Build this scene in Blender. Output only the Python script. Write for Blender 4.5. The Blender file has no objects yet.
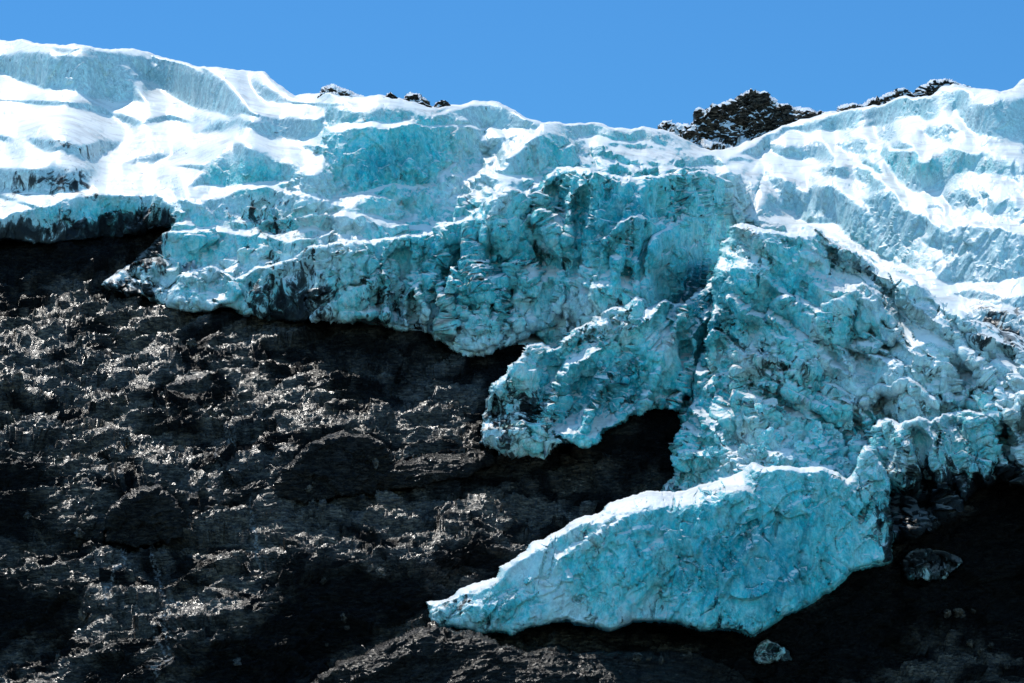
import bpy, math, random
import numpy as np
R = math.radians
rng = np.random.RandomState(7); random.seed(7)
QUAL = 1.0                       # grid density factor

# ------------------------------------------------------------------ camera
W, H = 1024, 683
HFOV = 20.0
F = (W/2)/math.tan(R(HFOV/2))
PITCH = R(9.0)
CAM = np.array([0.0, 0.0, 2.0])
FW = np.array([0, math.cos(PITCH), math.sin(PITCH)])
UP = np.array([0, -math.sin(PITCH), math.cos(PITCH)])

def place(px, py, L):
    """terrain point seen in direction (px,py) whose distance from the viewpoint plane is 1000*exp(L) m"""
    a = (px-W/2)/F; b = (H/2-py)/F
    dy = FW[1]+b*UP[1]; dz = FW[2]+b*UP[2]
    Y = 1000*np.exp(L)
    return np.stack([a/dy*Y+CAM[0], Y+CAM[1], dz/dy*Y+CAM[2]], -1)

def tan_el(py):
    b = (H/2-py)/F
    return (FW[2]+b*UP[2])/(FW[1]+b*UP[1])

# ------------------------------------------------------------------ noise
_G = rng.normal(size=(256, 3)).astype(np.float32); _G /= np.linalg.norm(_G, axis=1, keepdims=True)
_P = np.concatenate([rng.permutation(256)]*3).astype(np.int32)
def perlin(x, y, z, seed=0):
    x = np.asarray(x, np.float32)+seed*7.31; y = np.asarray(y, np.float32)+seed*3.77; z = np.asarray(z, np.float32)+seed*1.93
    fx0 = np.floor(x); fy0 = np.floor(y); fz0 = np.floor(z)
    ix = fx0.astype(np.int32) & 255; iy = fy0.astype(np.int32) & 255; iz = fz0.astype(np.int32) & 255
    fx = x-fx0; fy = y-fy0; fz = z-fz0
    u = fx*fx*fx*(fx*(fx*6-15)+10); v = fy*fy*fy*(fy*(fy*6-15)+10); w = fz*fz*fz*(fz*(fz*6-15)+10)
    out = 0
    for dx in (0, 1):
        a = _P[ix+dx]; wx_ = u if dx else 1-u
        for dy in (0, 1):
            b = _P[a+iy+dy]; wxy = wx_*(v if dy else 1-v)
            for dz in (0, 1):
                h = _P[b+iz+dz]
                d = _G[h, 0]*(fx-dx)+_G[h, 1]*(fy-dy)+_G[h, 2]*(fz-dz)
                out = out + d*wxy*(w if dz else 1-w)
    return out*1.5
def perlin2(x, y, seed=0):
    return perlin(x, y, np.zeros_like(x)+0.37, seed)
def fbm(P, sc, octs, seed=0, gain=.5, lac=2.05, ridge=False, bill=False):
    out = 0; a = 1.0; f = 1.0
    for o in range(octs):
        n = perlin(P[..., 0]*f/sc[0]+o*17.3, P[..., 1]*f/sc[1]+o*5.1, P[..., 2]*f/sc[2]+o*9.7, seed+o)
        if ridge: n = .5-np.abs(n)
        if bill: n = np.abs(n)-.25
        out = out+a*n; a *= gain; f *= lac
    return out

def facets(P, sc, seed=0, warp=.35):
    # broken faces: every cell is a plane tilted its own way, with a step to its neighbour
    x = P[..., 0]/sc[0]; y = P[..., 1]/sc[1]; z = P[..., 2]/sc[2]
    wn = perlin(x*1.7, y*1.7, z*1.7, seed+5)*warp; wm = perlin(x*1.7+9, y*1.7, z*1.7, seed+6)*warp
    x = x+wn+seed*3.1; y = y+wm; z = z+wn-wm
    bx = np.floor(x-.5).astype(np.int32); by = np.floor(y-.5).astype(np.int32); bz = np.floor(z-.5).astype(np.int32)
    best = np.full(x.shape, 1e9, np.float32); val = np.zeros(x.shape, np.float32)
    for i in (0, 1):
        for j in (0, 1):
            for k in (0, 1):
                cx = bx+i; cy = by+j; cz = bz+k
                h = _P[_P[_P[cx & 255]+(cy & 255)]+(cz & 255)]
                J = _G[h]; dx = x-cx-.5-J[..., 0]*.42; dy = y-cy-.5-J[..., 1]*.42; dz = z-cz-.5-J[..., 2]*.42
                d = dx*dx+dy*dy+dz*dz
                T = _G[(h+101) & 255]
                v = T[..., 0]*dx+T[..., 1]*dy+T[..., 2]*dz+T[..., 1]*.25
                m = d < best; best = np.where(m, d, best); val = np.where(m, v, val)
    return val.astype(np.float32)

# ------------------------------------------------------------------ picture-plane maps, 1 px grid
X0, X1, Y0, Y1 = -150, 1175, 0, 810
GX, GY = np.meshgrid(np.arange(X0, X1, dtype=np.float32), np.arange(Y0, Y1, dtype=np.float32))

def blur(a, s):
    ky = np.fft.fftfreq(a.shape[0]*1)[:, None]; kx = np.fft.rfftfreq(a.shape[1])[None, :]
    p = int(3*s)+1
    b = np.pad(a, p, mode='edge')
    ky = np.fft.fftfreq(b.shape[0])[:, None]; kx = np.fft.rfftfreq(b.shape[1])[None, :]
    g = np.exp(-2*(math.pi*s)**2*(kx*kx+ky*ky))
    r = np.fft.irfft2(np.fft.rfft2(b)*g, s=b.shape)
    return r[p:-p, p:-p].astype(np.float32)

def sdf(poly, x, y):
    """signed distance, positive inside"""
    P = np.array(poly, dtype=np.float32); n = len(P)
    best = np.full(x.shape, 1e9, np.float32); ins = np.zeros(x.shape, bool)
    for i in range(n):
        a = P[i]; b = P[(i+1) % n]; e = b-a; l2 = float(e@e)+1e-9
        t = np.clip(((x-a[0])*e[0]+(y-a[1])*e[1])/l2, 0, 1)
        d = (x-a[0]-t*e[0])**2+(y-a[1]-t*e[1])**2
        best = np.minimum(best, d)
        c = ((a[1] > y) != (b[1] > y)) & (x < (b[0]-a[0])*(y-a[1])/(b[1]-a[1]+1e-12)+a[0])
        ins ^= c
    d = np.sqrt(best)
    return np.where(ins, d, -d)

def line_dist(pts, x, y):
    best = np.full(x.shape, 1e9, np.float32)
    for a, b in zip(pts[:-1], pts[1:]):
        a = np.array(a, np.float32); b = np.array(b, np.float32); e = b-a; l2 = float(e@e)+1e-9
        t = np.clip(((x-a[0])*e[0]+(y-a[1])*e[1])/l2, 0, 1)
        best = np.minimum(best, (x-a[0]-t*e[0])**2+(y-a[1]-t*e[1])**2)
    return np.sqrt(best)

def window(poly, m=14):
    P = np.array(poly)
    x0 = max(X0, int(P[:, 0].min())-m); x1 = min(X1, int(P[:, 0].max())+m)
    y0 = max(Y0, int(P[:, 1].min())-m); y1 = min(Y1, int(P[:, 1].max())+m)
    return slice(y0-Y0, y1-Y0), slice(x0-X0, x1-X0)

# domain warp so that no authored outline stays straight
WXn = (perlin2(GX/34, GY/34, 31)*9+perlin2(GX/13, GY/13, 32)*4+perlin2(GX/5, GY/5, 33)*2.0)
WYn = (perlin2(GX/34, GY/34, 41)*9+perlin2(GX/13, GY/13, 42)*4+perlin2(GX/5, GY/5, 43)*2.0)

def paint(M, poly, val, soft=3.0, k=1.0, warp=.8):
    s = window(poly, 20)
    x = GX[s]+WXn[s]*warp; y = GY[s]+WYn[s]*warp
    d = sdf(poly, x, y)
    t = np.clip(d/soft*.5+.5, 0, 1); t = t*t*(3-2*t)*k
    M[s] = M[s]*(1-t)+val*t

def stroke(M, pts, val, w=4.0, k=1.0, warp=.5):
    s = window(pts, 30)
    x = GX[s]+WXn[s]*warp; y = GY[s]+WYn[s]*warp
    d = line_dist(pts, x, y)
    t = np.clip(1-d/w, 0, 1); t = t*t*(3-2*t)*k
    M[s] = M[s]*(1-t)+val*t

def poisson(alpha, py, gx=None, wx=.35):
    """log-distance field whose up-slope follows the slope angle map (degrees)"""
    te = tan_el(py)
    a = np.clip(alpha, 19.5, 100)
    inv = np.where(a < 89.9, np.tan(np.radians(np.minimum(a, 89.9))), 1e3)
    inv = np.where(a > 90, -np.tan(np.radians(np.maximum(180-a, 70))), inv)
    den = inv-te
    den = np.where(a > 90, den, np.maximum(den, .09))
    g = -(1+te*te)/den/F                          # d L / d py
    gyf = .5*(g[1:]+g[:-1])
    gxf = np.zeros((g.shape[0], g.shape[1]-1), np.float32) if gx is None else .5*(gx[:, 1:]+gx[:, :-1])
    div = np.zeros_like(g)
    div[:-1] += gyf; div[1:] -= gyf
    div[:, :-1] += wx*gxf; div[:, 1:] -= wx*gxf
    n, m = g.shape
    b = np.concatenate([div, div[::-1]], 0); b = np.concatenate([b, b[:, ::-1]], 1)
    fb = np.fft.rfft2(b)
    ky = 2*math.pi*np.fft.fftfreq(2*n)[:, None]; kx = 2*math.pi*np.fft.rfftfreq(2*m)[None]
    ev = (2*np.cos(ky)-2)+wx*(2*np.cos(kx)-2); ev[0, 0] = 1
    fb = fb/ev; fb[0, 0] = 0
    return np.fft.irfft2(fb, s=b.shape)[:n, :m].astype(np.float32)

def samp(M, x, y):
    x = np.clip(x-X0, 0, M.shape[1]-1.001); y = np.clip(y-Y0, 0, M.shape[0]-1.001)
    i = x.astype(np.int32); j = y.astype(np.int32); fx = (x-i); fy = (y-j)
    return (M[j, i]*(1-fx)*(1-fy)+M[j, i+1]*fx*(1-fy)+M[j+1, i]*(1-fx)*fy+M[j+1, i+1]*fx*fy)

# ------------------------------------------------------------------ slope maps
# snow and ice: slope angle in degrees
AI = np.full(GX.shape, 25.0, np.float32)
AI += perlin2(GX/150, (GY-GX*.1)/18, 3)*9
def flow(x, y, per, sx, seed, width):
    ph = (y-x*.08)/per+perlin2(x/sx, y/(per*3), seed)*1.5+perlin2(x/(sx*.3), y/(per*1.5), seed+1)*.35
    t = ph-np.floor(ph)
    return np.clip(1-np.abs(t-.5)/width, 0, 1)*np.clip((perlin2(x/(sx*.8), y/per, seed+3)-.02)*5, 0, 1)
AI += flow(GX, GY, 30, 190, 440, .10)*50
FACE = [ # steep, shaded faces standing over the snow
 ([(-150,60),(0,56),(60,56),(108,60),(130,70),(134,84),(142,100),(115,103),(80,95),(40,84),(0,70),(-150,80)], 72),
 ([(55,48),(100,52),(130,57),(155,68),(185,70),(215,78),(235,92),(244,112),(235,116),(200,105),(172,93),(150,78),(132,68),(110,58)], 70),
 ([(145,53),(165,57),(190,67),(172,70),(155,62)], 68),
 ([(255,86),(280,90),(292,98),(285,104),(262,99)], 64),
 ([(33,143),(60,139),(82,148),(118,143),(92,159),(60,156)], 72),
 ([(128,162),(145,156),(166,156),(152,166)], 68),
 ([(0,168),(30,170),(55,164),(88,174),(94,194),(50,198),(20,190),(-60,195),(-60,168)], 70),
 ([(192,186),(205,168),(235,146),(262,152),(298,168),(292,180),(240,187)], 74),
 ([(196,133),(215,124),(240,122),(225,130)], 66),
 ([(248,126),(270,118),(305,118),(325,128),(300,140),(268,136)], 66),
 ([(-150,222),(0,220),(25,213),(70,200),(100,193),(150,195),(172,205),(168,226),(150,250),(-150,250)], 80),
 ([(180,198),(198,203),(210,222),(195,224)], 66),
 ([(203,203),(235,190),(265,190),(275,205),(255,215),(222,222)], 76),
 ([(255,185),(290,182),(300,196),(280,204)], 70),
 ([(285,205),(310,196),(345,205),(330,213),(296,213)], 74),
 ([(255,214),(285,210),(322,216),(318,226),(270,228)], 74),
 ([(150,242),(175,236),(210,232),(260,234),(266,248),(240,262),(205,262),(160,254)], 74),
 ([(262,238),(290,240),(325,232),(330,240),(290,252),(262,258)], 78),
 ([(300,178),(330,172),(345,186),(330,196),(305,192)], 66),
 # upper middle
 ([(330,109),(348,106),(362,113),(351,122),(330,120),(312,128)], 66),
 ([(362,114),(386,107),(414,113),(400,122),(365,121)], 66),
 ([(414,116),(446,114),(471,123),(464,133),(414,133)], 70),
 ([(440,108),(488,104),(506,110),(541,130),(512,128),(478,130),(470,116)], 62),
 ([(336,132),(370,126),(446,128),(448,165),(425,190),(372,194),(337,182),(326,156)], 80),
 ([(450,134),(478,130),(486,165),(453,170)], 74),
 ([(488,136),(505,140),(500,156),(486,152)], 66),
 ([(492,174),(506,165),(520,151),(541,130),(569,141),(576,162),(552,177)], 72),
 ([(573,124),(639,130),(643,144),(583,137)], 60),
 ([(640,130),(684,152),(650,145)], 60),
 ([(590,150),(625,156),(650,168),(650,184),(604,184)], 70),
 ([(372,192),(425,190),(437,211),(428,228),(393,213),(360,215)], 74),
 ([(330,215),(360,222),(400,226),(430,236),(390,240),(330,236)], 66),
 # upper right
 ([(794,127),(840,113),(875,106),(917,95),(920,110),(861,121),(805,132)], 62),
 ([(917,95),(950,90),(975,95),(965,108),(925,118)], 60),
 ([(962,116),(995,102),(1030,95),(1100,90),(1100,140),(1030,144),(998,141),(976,132)], 70),
 ([(889,151),(900,143),(914,148),(921,165),(950,148),(988,155),(966,169),(938,187),(921,190),(905,180),(889,170)], 76),
 ([(843,146),(857,136),(868,144),(866,152),(847,152)], 76),
 ([(769,176),(787,180),(805,194),(808,211),(782,206)], 74),
 ([(812,190),(833,187),(861,208),(889,250),(896,264),(875,260),(840,222),(815,208)], 72),
 ([(868,200),(889,190),(910,215),(930,222),(903,242),(896,258),(882,235)], 72),
 ([(921,239),(952,229),(1030,232),(1120,230),(1120,270),(1030,274),(966,285),(938,278),(956,257)], 72),
 ([(973,169),(1001,158),(1030,165),(1030,183),(998,176)], 70),
 ([(945,194),(963,190),(977,202),(952,204)], 70),
 ([(982,208),(1005,200),(1030,204),(1030,222),(1000,220)], 66),
 ([(850,162),(868,162),(873,178),(854,178)], 72),
 ([(830,168),(846,166),(850,176),(836,178)], 70),
 ([(728,158),(750,142),(769,130),(787,130),(769,141),(748,160)], 60),
 ([(769,146),(819,143),(828,154),(784,157)], 64),
 ([(925,130),(945,122),(960,130),(940,138)], 62),
 ([(700,158),(716,153),(724,164),(705,166)], 64),
 ([(960,318),(984,302),(1030,290),(1100,290),(1100,358),(1030,358),(990,348),(966,332)], 64),
 ([(950,296),(975,290),(1000,294),(975,304)], 66),
]
SOFT = np.zeros(GX.shape, np.float32)
for poly, v in FACE:
    m_ = np.array(poly).mean(0); up = (m_[0] < 335 and m_[1] < 200) or (m_[0] > 760 and m_[1] < 250) or (m_[1] < 130)
    paint(AI, poly, v+9, 6.0 if up else 2.6, 1.0, .35 if up else .6)
def crests(x, y, per, sx, seed, width=.13, lo=26, hi=78):
    # irregular overlapping steps: a thin sunlit crest above each steep face
    ph = y/per+perlin2(x/sx, y/(per*3.2), seed)*1.9+perlin2(x/(sx*.35), y/(per*1.3), seed+1)*.65+perlin2(x/(sx*.12), y/(per*.6), seed+2)*.25
    t = ph-np.floor(ph)
    k = np.clip(1.25-t/width, 0, 1)*np.clip((perlin2(x/(sx*.7), y/per, seed+3)+.25)*4, 0, 1)
    return hi+(lo-hi)*k, k
# broken ground of the terraces gets a rougher slope
rub = np.zeros(GX.shape, np.float32)
paint(rub, [(150,225),(250,190),(330,190),(345,130),(470,125),(560,150),(700,160),(760,180),(830,230),(760,260),(300,330),(100,300)], 1.0, 30)
paint(rub, [(760,150),(1100,120),(1100,420),(900,420),(760,220)], .3, 30)
AI += rub*(perlin2(GX/26, GY/11, 14)*16+perlin2(GX/11, GY/5.5, 15)*14)
rub *= np.clip((GY-110)/110, .35, 1)
c1, k1 = crests(GX, GY, 25, 44, 400, .42, 22, 82)
AI = AI*(1-rub*.85)+rub*.85*(c1*.75+AI*.25+perlin2(GX/15, GY/9, 16)*10)
LIT = [([(0,205),(60,196),(110,188),(150,190),(185,200)], 4), ([(190,188),(240,187),(290,184)], 4), ([(336,196),(372,197),(400,205)], 4),
 ([(432,112),(470,103),(500,106)], 3), ([(330,128),(345,124),(400,124),(470,126),(500,130),(540,133)], 3.5), ([(345,200),(380,190),(425,186)], 4), ([(330,212),(360,216),(400,224),(430,229)], 4.5),
 ([(467,182),(485,173),(541,180)], 6), ([(330,236),(380,240),(430,234),(478,210)], 5), ([(200,198),(235,188),(268,188),(300,196),(345,203)], 4), ([(150,240),(178,232),(215,229),(262,232),(330,228)], 5), ([(262,236),(300,236),(335,230)], 4),
 ([(600,160),(640,168),(690,166),(740,166)], 5), ([(570,140),(620,148),(680,156)], 4), ([(760,216),(800,222),(840,238),(900,268)], 6), ([(640,148),(720,152),(800,160),(860,166),(900,190)], 5), ([(890,150),(930,146),(980,150)], 3), ([(900,285),(960,300),(1024,312)], 6), ([(540,128),(520,148),(500,165),(480,172)], 3), ([(690,150),(640,140),(583,141),(560,150)], 3),
 ([(1024,232),(960,222),(930,220)], 4), ([(900,266),(960,290),(1024,276)], 5)]
for p, w in LIT: stroke(AI, p, 21, w)

# blue / dirt colour maps
BLUE = np.full(GX.shape, .06, np.float32)
for (cx, cy, rx, ry, v) in [(390,160,60,42,1.0),(480,262,110,60,.8),(620,225,90,70,1.),(700,300,70,60,1.0),(600,390,90,60,.9),(690,410,60,60,.9),
    (760,560,130,85,1.1),(880,520,60,60,.5),(500,605,70,30,.5),(840,440,60,40,.6),(800,300,90,70,.5),(960,440,60,50,.45),(245,175,50,20,.55),(100,215,70,20,.6),
    (230,240,90,30,.6),(250,290,60,25,.5),(550,150,30,22,.5),(930,165,60,20,.4),(790,400,120,60,.35),(640,560,90,60,.7),(370,300,60,40,.35),(90,80,100,30,.25)]:
    BLUE = np.maximum(BLUE, v*np.exp(-(((GX-cx)/rx)**2+((GY-cy)/ry)**2)))
paint(BLUE, [(-150,0),(330,0),(330,120),(300,150),(190,160),(180,195),(-150,190)], 0.0, 20, .85)
BLUE += (perlin2(GX/40, GY/60, 51)*.3+perlin2(GX/14, GY/22, 52)*.15)*np.clip(BLUE*4, 0, 1)
DIRT = np.full(GX.shape, .0, np.float32)
for poly, v in [([(-150,225),(30,222),(80,214),(120,205),(160,205),(172,218),(150,250),(-150,252)], .75), ([(-150,238),(20,234),(80,228),(130,222),(168,218),(165,262),(-150,262)], 1.5),
    ([(95,288),(125,276),(160,280),(170,305),(110,305)], 1.3), ([(262,270),(320,240),(335,300),(300,325),(250,310)], .6), ([(262,298),(300,290),(330,298),(318,330),(262,325)], 1.2),
    ([(240,200),(280,205),(330,240),(260,250),(230,225)], .5), ([(0,165),(90,170),(95,198),(0,198)], .7), ([(40,142),(110,146),(70,158)], .3),
    ([(890,470),(930,440),(985,460),(1024,478),(1150,480),(1150,500),(985,500),(940,540),(893,545)], .8), ([(886,500),(930,478),(985,472),(1160,478),(1160,515),(980,515),(930,560),(886,560)], 1.5),
    ([(870,430),(940,418),(1000,430),(980,470),(900,470)], .25),
    ([(480,395),(520,395),(555,405),(540,420),(510,440),(485,450)], .9), ([(355,275),(400,285),(425,325),(360,322)], .7),
    ([(970,310),(1030,295),(1100,295),(1100,360),(985,350)], .75), ([(660,610),(720,622),(760,640),(700,635)], .8),
    ([(425,600),(500,590),(530,625),(480,640)], .5), ([(890,535),(970,535),(970,585),(890,585)], 1.15), ([(745,635),(800,635),(800,670),(745,670)], .9)]:  # last two patches simply darken the loose ice lumps
    paint(DIRT, poly, v, 22, 1.0, 1.0)

# rock
AR = np.full(GX.shape, 28.5, np.float32)
SHADOWED = np.clip(.04+perlin2(GX/60, GY/24, 66)*2.0+perlin2(GX/22, GY/9, 67)*1.4, 0, .95).astype(np.float32)  # random dark patches; shade of the black zones is painted in below
MELT = np.zeros(GX.shape, np.float32)
for p in [[(160,560),(166,590),(158,620),(164,650),(155,690)], [(256,530),(252,545),(262,560)], [(118,560),(110,600)], [(170,600),(176,640),(168,670)], [(248,505),(258,540)], [(545,598),(546,683)], [(236,430),(232,470)]]:
    stroke(MELT, p, 1.0, 4.5, .9, 1.5)
gl = GX*0.10
AR += SHADOWED*10-2
AR += perlin2(GX/80, (GY-gl)/22, 61)*14 + perlin2(GX/26, (GY+GX*.12)/8, 62)*15+perlin2(GX/9, (GY+GX*.1)/3.6, 63)*12
cr_, kr_ = crests(GX, GY-GX*.12, 24, 70, 430, .6, 30, 70); AR = AR*.78+cr_*.22
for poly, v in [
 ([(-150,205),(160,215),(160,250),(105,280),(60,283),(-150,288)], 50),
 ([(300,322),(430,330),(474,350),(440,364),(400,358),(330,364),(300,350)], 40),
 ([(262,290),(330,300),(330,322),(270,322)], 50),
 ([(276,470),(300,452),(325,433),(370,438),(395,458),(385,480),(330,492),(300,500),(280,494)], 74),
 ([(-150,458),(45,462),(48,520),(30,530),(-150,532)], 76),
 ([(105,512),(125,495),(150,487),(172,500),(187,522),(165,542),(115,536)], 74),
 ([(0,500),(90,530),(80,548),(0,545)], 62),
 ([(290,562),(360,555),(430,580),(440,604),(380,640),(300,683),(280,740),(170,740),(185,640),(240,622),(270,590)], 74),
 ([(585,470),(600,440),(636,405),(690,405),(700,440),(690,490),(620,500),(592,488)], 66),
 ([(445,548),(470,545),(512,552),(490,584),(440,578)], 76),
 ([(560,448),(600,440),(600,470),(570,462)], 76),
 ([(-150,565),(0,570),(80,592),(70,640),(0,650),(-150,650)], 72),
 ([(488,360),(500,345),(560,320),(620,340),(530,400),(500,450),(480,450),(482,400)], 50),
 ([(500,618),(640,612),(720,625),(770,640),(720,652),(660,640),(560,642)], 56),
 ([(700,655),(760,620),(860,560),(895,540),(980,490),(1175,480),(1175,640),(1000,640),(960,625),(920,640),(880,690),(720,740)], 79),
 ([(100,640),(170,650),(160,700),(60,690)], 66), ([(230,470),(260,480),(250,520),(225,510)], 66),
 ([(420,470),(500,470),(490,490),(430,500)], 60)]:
    paint(AR, poly, v, 12, 1.0, 1.6); paint(SHADOWED, poly, .96, 20, 1.0, 2.4)  # steepens the black zones and paints their shade into the rock colour
for p, w, v in [([(384,464),(410,454),(440,449),(470,451),(494,456)], 9, 33), ([(300,683),(340,662),(380,644),(430,624)], 7, 34), ([(250,460),(300,452),(325,438)], 5, 34),
          ([(895,690),(940,650),(1000,640),(1040,642)], 14, 36), ([(150,683),(160,640),(170,600)], 7, 34), ([(105,305),(150,306),(160,318),(120,322)], 6, 33),
          ([(985,540),(1000,552)], 5, 38), ([(640,655),(700,645),(740,665)], 10, 38), ([(500,560),(540,556)], 5, 38)]:
    stroke(AR, p, v, w)

# ------------------------------------------------------------------ rock field first
LR = poisson(AR, GY, wx=.15)
LR += (-.06)-LR[500-Y0, 300-X0]
COMP = LR.copy()                 # nearest surface so far
SHEETS = []                      # sheets already placed, back to front

CUT = np.zeros(GX.shape, np.float32)
r_ = np.abs(perlin2(GX/17+WXn*.02, GY/46, 90)); CUT += np.clip(1-r_/.035, 0, 1)*np.clip((perlin2(GX/26, GY/40, 91)-.08)*6, 0, 1)
r_ = np.abs(perlin2((GX-GY*.8)/24, (GY+GX*.4)/60, 93)); CUT += np.clip(1-r_/.03, 0, 1)*np.clip((perlin2(GX/40, GY/30, 94)-.15)*6, 0, 1)
for p, w in [([(553,248),(557,258),(560,268)],3.2), ([(508,248),(516,266),(524,284)],2.2), ([(701,222),(696,236),(690,246)],2.2), ([(632,240),(628,256)],2.5), ([(575,236),(577,250)],2),
    ([(804,478),(804,494)],3), ([(845,508),(850,514)],3), ([(634,546),(640,556)],2), ([(597,546),(602,536)],1.8), ([(812,393),(824,404),(836,413)],1.6), ([(672,276),(673,300)],1.8),
    ([(715,330),(740,345),(752,352)],1.5), ([(753,384),(790,398),(830,420)],1.6), ([(768,505),(780,515),(776,535)],1.4), ([(745,530),(756,522)],1.8), ([(868,505),(862,520)],1.5), ([(690,300),(712,262),(722,240)],3), ([(850,330),(862,348),(890,360)],2), ([(760,360),(800,372),(850,392)],1.8)]:
    s_ = window(p, 10); CUT[s_] += np.clip(1.3-line_dist(p, GX[s_]+WXn[s_]*.4, GY[s_]+WYn[s_]*.4)/w, 0, 1)
CUT = np.clip(CUT, 0, 1)
def sheet(name, label, cat, poly, alpha=None, gap=.004, depth=.05, rim=6.0, warp=1.0, wx=.18, style='ice', kind=None, group=None,
          amap=None, strokes=(), tilt=0.0, attach='low', rough=1.0, carve=True, yaw=0.0, step=.8, grain=0.0, blade=1.0):
    s = window(poly, 24)
    x = GX[s]; y = GY[s]
    d = sdf(poly, x+WXn[s]*warp, y+WYn[s]*warp)
    if amap is not None: A = amap[s].copy()
    else:
        A = np.full(x.shape, float(alpha), np.float32)
        A += 6
        c1, k1 = crests(x, y, 34, 40, 410, .20, 22, alpha+14)
        c2, k2 = crests(x, y, 13, 16, 420, .18, 25, alpha+12)
        r1 = min(1.0, rough*.75) if rough > .8 else 0.0
        A = A*(1-r1)+r1*(.55*c1+.45*c2)
        A += perlin2(x/30, y/30, 70)*9*rough+perlin2(x/10, y/12, 71)*9*rough
    for p, v, w in strokes:
        dd = line_dist(p, x+WXn[s]*.6, y+WYn[s]*.6); t = np.clip(1.3-dd/w, 0, 1); A = A*(1-t)+v*t
    gx = None
    g0 = np.full(x.shape, yaw, np.float32)/F
    g0 += (perlin2(x/26, y/60, 75)*1.3+perlin2(x/10, y/22, 76)*1.1)*rough/F if style == 'ice' else 0
    L = poisson(A, y, g0, wx)
    C = COMP[s]
    # tie the lower outline to what lies behind, leave the crest free
    gy_, gx_ = np.gradient(d)
    edge = (np.abs(d) < 1.6)
    if attach == 'low': edge &= (gy_ < -.25)
    wgt = edge.astype(np.float32)
    res = (wgt*(C-gap-L)).sum(0); wc = wgt.sum(0)
    def b1(v, sg):
        k = np.exp(-.5*(np.arange(-4*sg, 4*sg+1)/sg)**2); p = 4*sg
        return np.convolve(np.pad(v, p), k, 'same')[p:-p]
    num = 0; den = 1e-9
    for sg, k in ((9, 1.0), (30, .01), (160, .00001)):
        num = num+k*b1(res, sg); den = den+k*b1(wc, sg)
    cx_ = num/den
    cx_ = b1(cx_, 6)/b1(np.ones_like(cx_), 6)
    L = L+cx_[None, :]
    if style == 'ice' and attach == 'low': L = L+CUT[s]*(.0028 if name == 'glacier_tongue' else .008)*(1-np.clip(rub[s], 0, 1)*.5)*(0.0 if name == 'snowfield' else 1.0)
    if style == 'ice' and name != 'snowfield' and blade > 0:
        ca, sa = math.cos(R(grain)), math.sin(R(grain))
        u = x*ca+y*sa+WXn[s]*.8; v = -x*sa+y*ca          # v runs along the grain
        b1_ = perlin2(u/26, v/95, 80); b2_ = perlin2(u/10, v/42, 81)
        L = L+(np.minimum(np.abs(b1_), .35)*.034+np.minimum(np.abs(b2_), .35)*.004)*blade*np.clip(.75+perlin2(x/60, y/50, 83)*1.6, .15, 1.4)
    # round the rim back
    t = np.clip(1-d/rim, 0, 1.4)
    dive = (rim*1.1/F)*(1-np.sqrt(np.clip(1-np.minimum(t, .995)**2, 0, 1)))*2.2
    dive += np.clip((1.0-d), 0, 2)*depth*.5
    inside = d > -2
    Lf = L+dive
    # keep in front of everything behind
    body = np.clip(d/4, 0, 1)
    if name != 'snowfield':
        over = np.where((d > 1.0) & (d < 9), np.maximum(Lf-(C-gap*.6*body), 0), 0)
        over = blur(np.minimum(over, .15), 4.0)*1.3
        Lf = Lf-over
    if carve:
        for S in SHEETS+[ROCK]:
            ss = S['s']
            # overlap in global coordinates
            ya, yb = max(s[0].start, ss[0].start), min(s[0].stop, ss[0].stop)
            xa, xb = max(s[1].start, ss[1].start), min(s[1].stop, ss[1].stop)
            if ya >= yb or xa >= xb: continue
            m = slice(ya-s[0].start, yb-s[0].start), slice(xa-s[1].start, xb-s[1].start)
            q = slice(ya-ss[0].start, yb-ss[0].start), slice(xa-ss[1].start, xb-ss[1].start)
            if S.get('style') == 'peak': continue
            tgt = Lf[m]+.006
            S['L'][q] = np.where(d[m] > 5, np.maximum(S['L'][q], tgt), S['L'][q])
    SHEETS.append(dict(name=name, label=label, cat=cat, s=s, d=d, L=Lf, style=style, kind=kind, group=group, step=step, rough=rough, grain=grain))
    if style != 'peak': COMP[s] = np.where(d > .5, Lf, COMP[s])

ROCK = dict(s=(slice(0, GX.shape[0]), slice(0, GX.shape[1])), L=LR, name='rock_slope')

SKY = [(-150,36),(0,40),(50,43),(75,44),(110,49),(150,53),(180,62),(205,67),(240,68),(262,74),(280,85),(295,93),(318,95),(345,94),(400,98),(440,104),(470,101),(495,103),
 (510,110),(530,120),(545,124),(560,121),(600,124),(640,127),(670,132),(700,143),(712,149),(735,142),(760,132),(785,124),(800,118),(820,113),(850,107),(880,105),(900,98),(930,94),(955,85),(985,88),(1000,92),(1012,88),(1024,78),(1060,74),(1175,70)]
BODY = SKY+[(1175,500),(1030,470),(900,500),(880,540),(700,500),(680,420),(560,350),(480,340),(440,335),(330,318),(262,308),(215,311),(165,303),(118,292),(103,281),(128,264),(150,246),(170,226),(120,240),(0,244),(-150,246)]
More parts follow.
